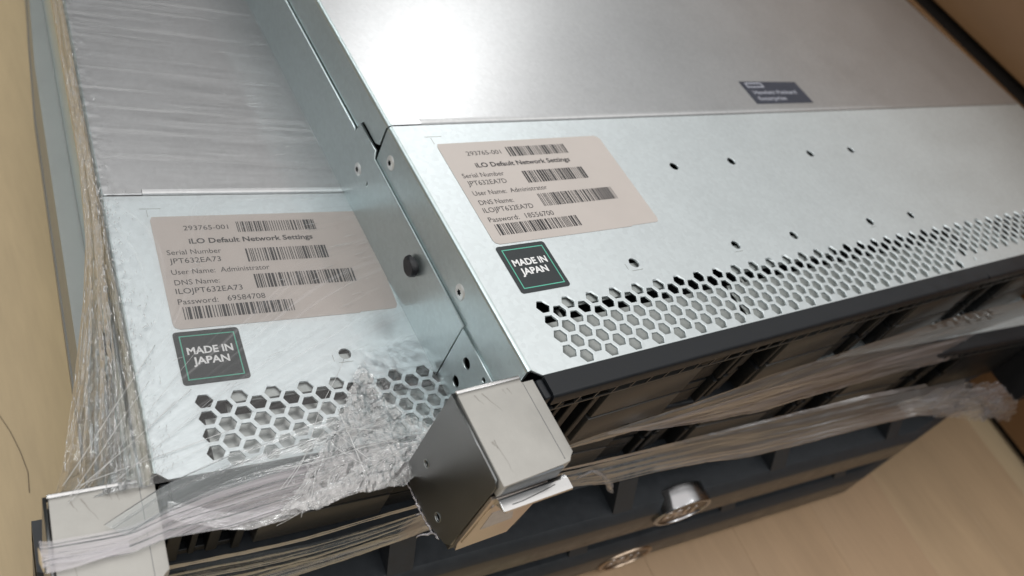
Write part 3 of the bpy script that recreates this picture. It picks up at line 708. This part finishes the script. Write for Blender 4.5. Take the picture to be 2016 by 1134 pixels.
threads('film_thread', 22, in_wedge, lambda rt: (lambda p: (p[0]+rt.uniform(-9, 9), p[1]+rt.uniform(-9, 9), p[2]+rt.uniform(-.6, .8)))(in_wedge(rt)), .075, 2.6, 4)
threads('film_thread', 9, lambda rt: (rt.uniform(-22, -2), rt.uniform(-3, 3), rt.uniform(-43, -40)), lambda rt: (rt.uniform(2, 30), rt.uniform(8, 45), -41.9), .07, .8, 8)
# short white glossy dashes: sparkle of the bunched film put into the shape
glint_m = film_mat('stretch_film_glint', .85, (.2, .8, 1), 7, .12, (.92, .93, .94), bump=.2, lo=.1, hi=.3)
def glints(n, place, seed):
    rt = random.Random(seed); mb = MB(HB)
    for i in range(n):
        (x_, y_, z_), (dx, dy), L, r = place(rt); k = 3; P = []
        for j in range(k+1):
            t = (j/k-.5)*L; P.append((x_+dx*t+rt.uniform(-.12, .12), y_+dy*t, z_+.25*(1-(2*j/k-1)**2)))
        mb.tube(P, [r*.4, r, r, r*.3], 5)
    o = mb.obj('film_glint', glint_m, fw, True); o['kind'] = 'stuff'
def edge_place(rt):
    y_ = rt.uniform(2, 300) if rt.random() < .35 else rt.uniform(2, 110); x_ = abs(rt.gauss(0, 4 if y_ < 130 else 2.2))
    a = rt.uniform(.6, 1.9); return (x_+.2, y_, -41.9), (math.cos(a), math.sin(a)), rt.uniform(.5, 2.2), rt.uniform(.04, .11)
def side_place(rt):
    y_ = rt.uniform(2, 120) if rt.random() < .7 else rt.uniform(100, 360); s_ = rt.random()**1.3
    xo_ = float(np.interp(y_, [-1, 15, 44, 74, 99, 130, 400], [-23.5, -19.5, -13.5, -7.6, -4, -2.6, -2.2])); zo_ = float(np.interp(y_, [-1, 15, 44, 74, 99, 130, 400], [-45, -56, -60, -60, -58, -54, -52]))
    return (xo_*s_, y_, -41.6+(zo_+42)*s_**1.15+1.4), (.06*(1-2*rt.random())-.12*s_*(y_ < 100)*-1, 1), rt.uniform(.8, 4.5), rt.uniform(.05, .15)
def wedge_place(rt):
    p = in_wedge(rt); a = rt.uniform(0, math.pi); return (p[0], p[1], -39.6+rt.uniform(-.5, .6)), (math.cos(a), math.sin(a)), rt.uniform(.6, 2.4), rt.uniform(.04, .11)
def skin_place(rt):
    y_ = rt.uniform(10, 230); x_ = rt.uniform(60, 110) if rt.random() < .6 else rt.uniform(12, 110); a = .05+.45*math.exp(-y_/60)+rt.uniform(-.06, .06)
    return (x_, y_, -41.9), (math.cos(a), math.sin(a)), rt.uniform(1.5, 7), rt.uniform(.03, .07)
glints(260, edge_place, 1); glints(300, side_place, 2); glints(260, wedge_place, 3); glints(110, skin_place, 4)
# bands across the fronts, right of the upper ear
ribbon('film_band', [(114, -20.6, -29.1), (119.6, -20.2, -28), (156.5, -16.9, -26.2), (208.3, -12.4, -24.4), (270.6, -6.9, -21.6), (336.7, -1.1, -22.8), (422.6, 6.4, -27.6), (468.5, 10.4, -25.2), (545, 17, -24)],
       [(114.7, -20.6, -30.8), (121.3, -20, -31.6), (164.3, -16.2, -37.4), (229, -10.6, -47.6), (298.5, -4.5, -45.9), (374.8, 2.2, -50.2), (484.6, 11.9, -62), (550.8, 17.7, -60)], film_front_grey, .8, 320, 50, 8, (0, 1, .3), 7)
B1U = [(126, -23, -18), (148.5, -22.6, -19.3), (201.8, -18.0, -21.8), (272.8, -11.7, -28.0), (347.6, -5.2, -35.0), (465.0, 5.1, -57.2), (510, 8.5, -62)]
B1L = [(127, -23, -20.5), (153.6, -22.2, -26.9), (223.1, -16.1, -45.5), (305.2, -8.9, -56.2), (395.2, -1.0, -69.3), (546.8, 12.3, -100), (560, 12.3, -101)]
ribbon('film_band', B1U, B1L, film_front, 1.0, 320, 60, 11, (0, 1, .35), 8)
ribbon('film_rope', [(122.9, -18, -52.3), (133.4, -18, -52.1), (172.4, -18, -51.4), (224.5, -18, -49), (286.1, -18, -46.2), (333.8, -18, -48.4)], [(124, -18, -53.4), (135, -18, -54.2), (175.2, -18, -54.2), (228.9, -18, -52.3), (293.3, -18, -50.8), (343.4, -18, -53.5)], film_front, .6, 260, 14, 3, (0, 1, .3), 3)
ribbon('film_band', [(122, -17.5, -56), (130, -17.5, -56.5), (152.5, -17.5, -56), (176.2, -17.5, -55.3), (230.7, -17.5, -54.5), (296.4, -17.5, -53), (345, -17.5, -54.8), (374.1, -18, -53.5)], [(126, -18, -66), (134, -18, -67.2), (163.4, -18, -77.2), (188.4, -18, -77.9), (254.5, -18, -86), (325.8, -18, -85.1), (376.8, -18, -86.3), (427.6, -20, -94.3)], film_front_grey, 1.0, 320, 60, 14, (0, 1, .3), 9, .1, .35)
ribbon('film_band', [(180, -19, -68), (230.7, -19, -72), (296.4, -19, -70), (345, -19, -66.8), (374.1, -20, -60.5), (410, -21, -66)], [(182, -19, -72), (254.5, -19, -83), (325.8, -19, -83.1), (376.8, -20, -84.3), (427.6, -21, -94.3), (440, -21, -96)], film_front, 1.0, 260, 40, 5, (0, 1, .3), 6, .1, .4)
bd_ = [(305, -50), (328.6, -41.1), (356.1, -43.4), (398.2, -57.8), (436.2, -77.2), (467, -98.8), (480.9, -115.4), (440.2, -101), (419, -95.1), (373.7, -78), (339.5, -66)]
patch('film_bundle', bd_, 0, lambda X, Y: 5*fbm(X*.03, Y*.06, 4, 4)+1.5*ridge(Y*.12, X*.03, 6), film_front, .8, 1.5, 7, 'xz', -24)
patch('film_bundle', [(a+6, b+2) for a, b in bd_[2:-1]], 0, lambda X, Y: 5*fbm(X*.04+5, Y*.06, 6, 4)+1.5*ridge(X*.12, Y*.03, 3), film_front, .8, 1.2, 9, 'xz', -27)
tb = MB(HB); tb.tube([(138.1, -19, -62.1), (142.9, -19.4, -56.5), (147, -19.8, -59), (151, -20, -62.6), (155.7, -20, -68.1), (160, -20, -73), (162.2, -20, -77), (166.6, -20, -82)], [.3, .5, .9, .7, 1.1, 1.5, 1.3, .5], 7)
tb.obj('film_shred', film_front, fw, True)
# left of the upper ear
ribbon('film_rope', [(3.4, -14, -67.3), (25.1, -14, -69.7), (43.5, -14, -69.7), (79.6, -14, -64), (90, -14, -62)], [(3.4, -14, -69.8), (25.1, -14, -72.4), (43.5, -14, -72.4), (79.6, -14, -66.8), (90, -14, -65)], film_front, .5, 220, 16, 6, (0, 1, .4), 3)
ribbon('film_band', [(2, -14, -74), (21.6, -14, -75.5), (45.7, -14, -77.4), (62.6, -14, -76), (88.1, -14, -70.6)], [(8, -14, -100), (30, -14, -101), (42.7, -14, -100), (56.1, -14, -97.5), (76.8, -14, -92.8), (93, -14, -89)], film_front_grey, 1.0, 260, 60, 9, (0, 1, .4), 10, .1, .5)
ribbon('film_band', [(20, -14.6, -92), (42.7, -14.6, -91), (56.1, -14.6, -89.5), (76.8, -14.6, -85.8), (93, -14.6, -82)], [(30, -14.6, -101), (42.7, -14.6, -99.8), (56.1, -14.6, -97.5), (76.8, -14.6, -92.8), (93, -14.6, -89)], film_front, .8, 220, 30, 12, (0, 1, .4), 6, .1, .4)
ribbon('film_band', [(-27.5, -11, -44), (-26.8, -14, -42.2), (-20, -16, -41.7), (-8, -15, -41.7)], [(-27.5, -14, -46), (-26.8, -19, -42.2), (-20, -19, -41.7), (-8, -17.5, -41.7)], film_white, .2, 60, 20, 1, (0, .3, 1), 4, .1, 0)
# frayed edge of film stuck along the lower back edge of the upper ear
def fromA(p):
    dx, dy = p[0]-BX, p[1]-BY
    return (dx*ct+dy*st, -dx*st+dy*ct, p[2])
rf = random.Random(9)
pth = [(-25.7, 2.6, -40+0), (-25.7, 2.6, -43.4), (-25.7, 1.2, -45.2), (-25.6, -3, -45.6), (-25.6, -8, -45.3), (-25.6, -14, -45.2), (-25.6, -18, -44.2), (-25.6, -22, -42.2)]
P_, _ = pl(pth, 60)
pts = [fromA((p[0]+rf.uniform(-.3, .2), p[1]+rf.uniform(-.25, .25), p[2]+rf.uniform(-.35, .25))) for p in P_]
fe = MB(HB); fe.tube(pts, [rf.uniform(.15, .5) for _ in pts], 6); fe.obj('film_shred', film_white, fw, True)
for a, b in (((-25.7, 2.6, -43), (-27.2, 4.0, -46)), ((-25.7, 1.5, -45), (-28, 2.5, -47.2)), ((-25.6, -19, -44), (-29.5, -17.5, -47)), ((-25.6, -12, -45), (-26.6, -11.2, -47))):
    q_ = [fromA([a[i]+(b[i]-a[i])*t/6+rf.uniform(-.3, .3)*(t > 0) for i in range(3)]) for t in range(7)]
    MB(HB).tube(q_, [.45, .4, .4, .3, .3, .25, .12], 6).obj('film_shred', film_white, fw, True)
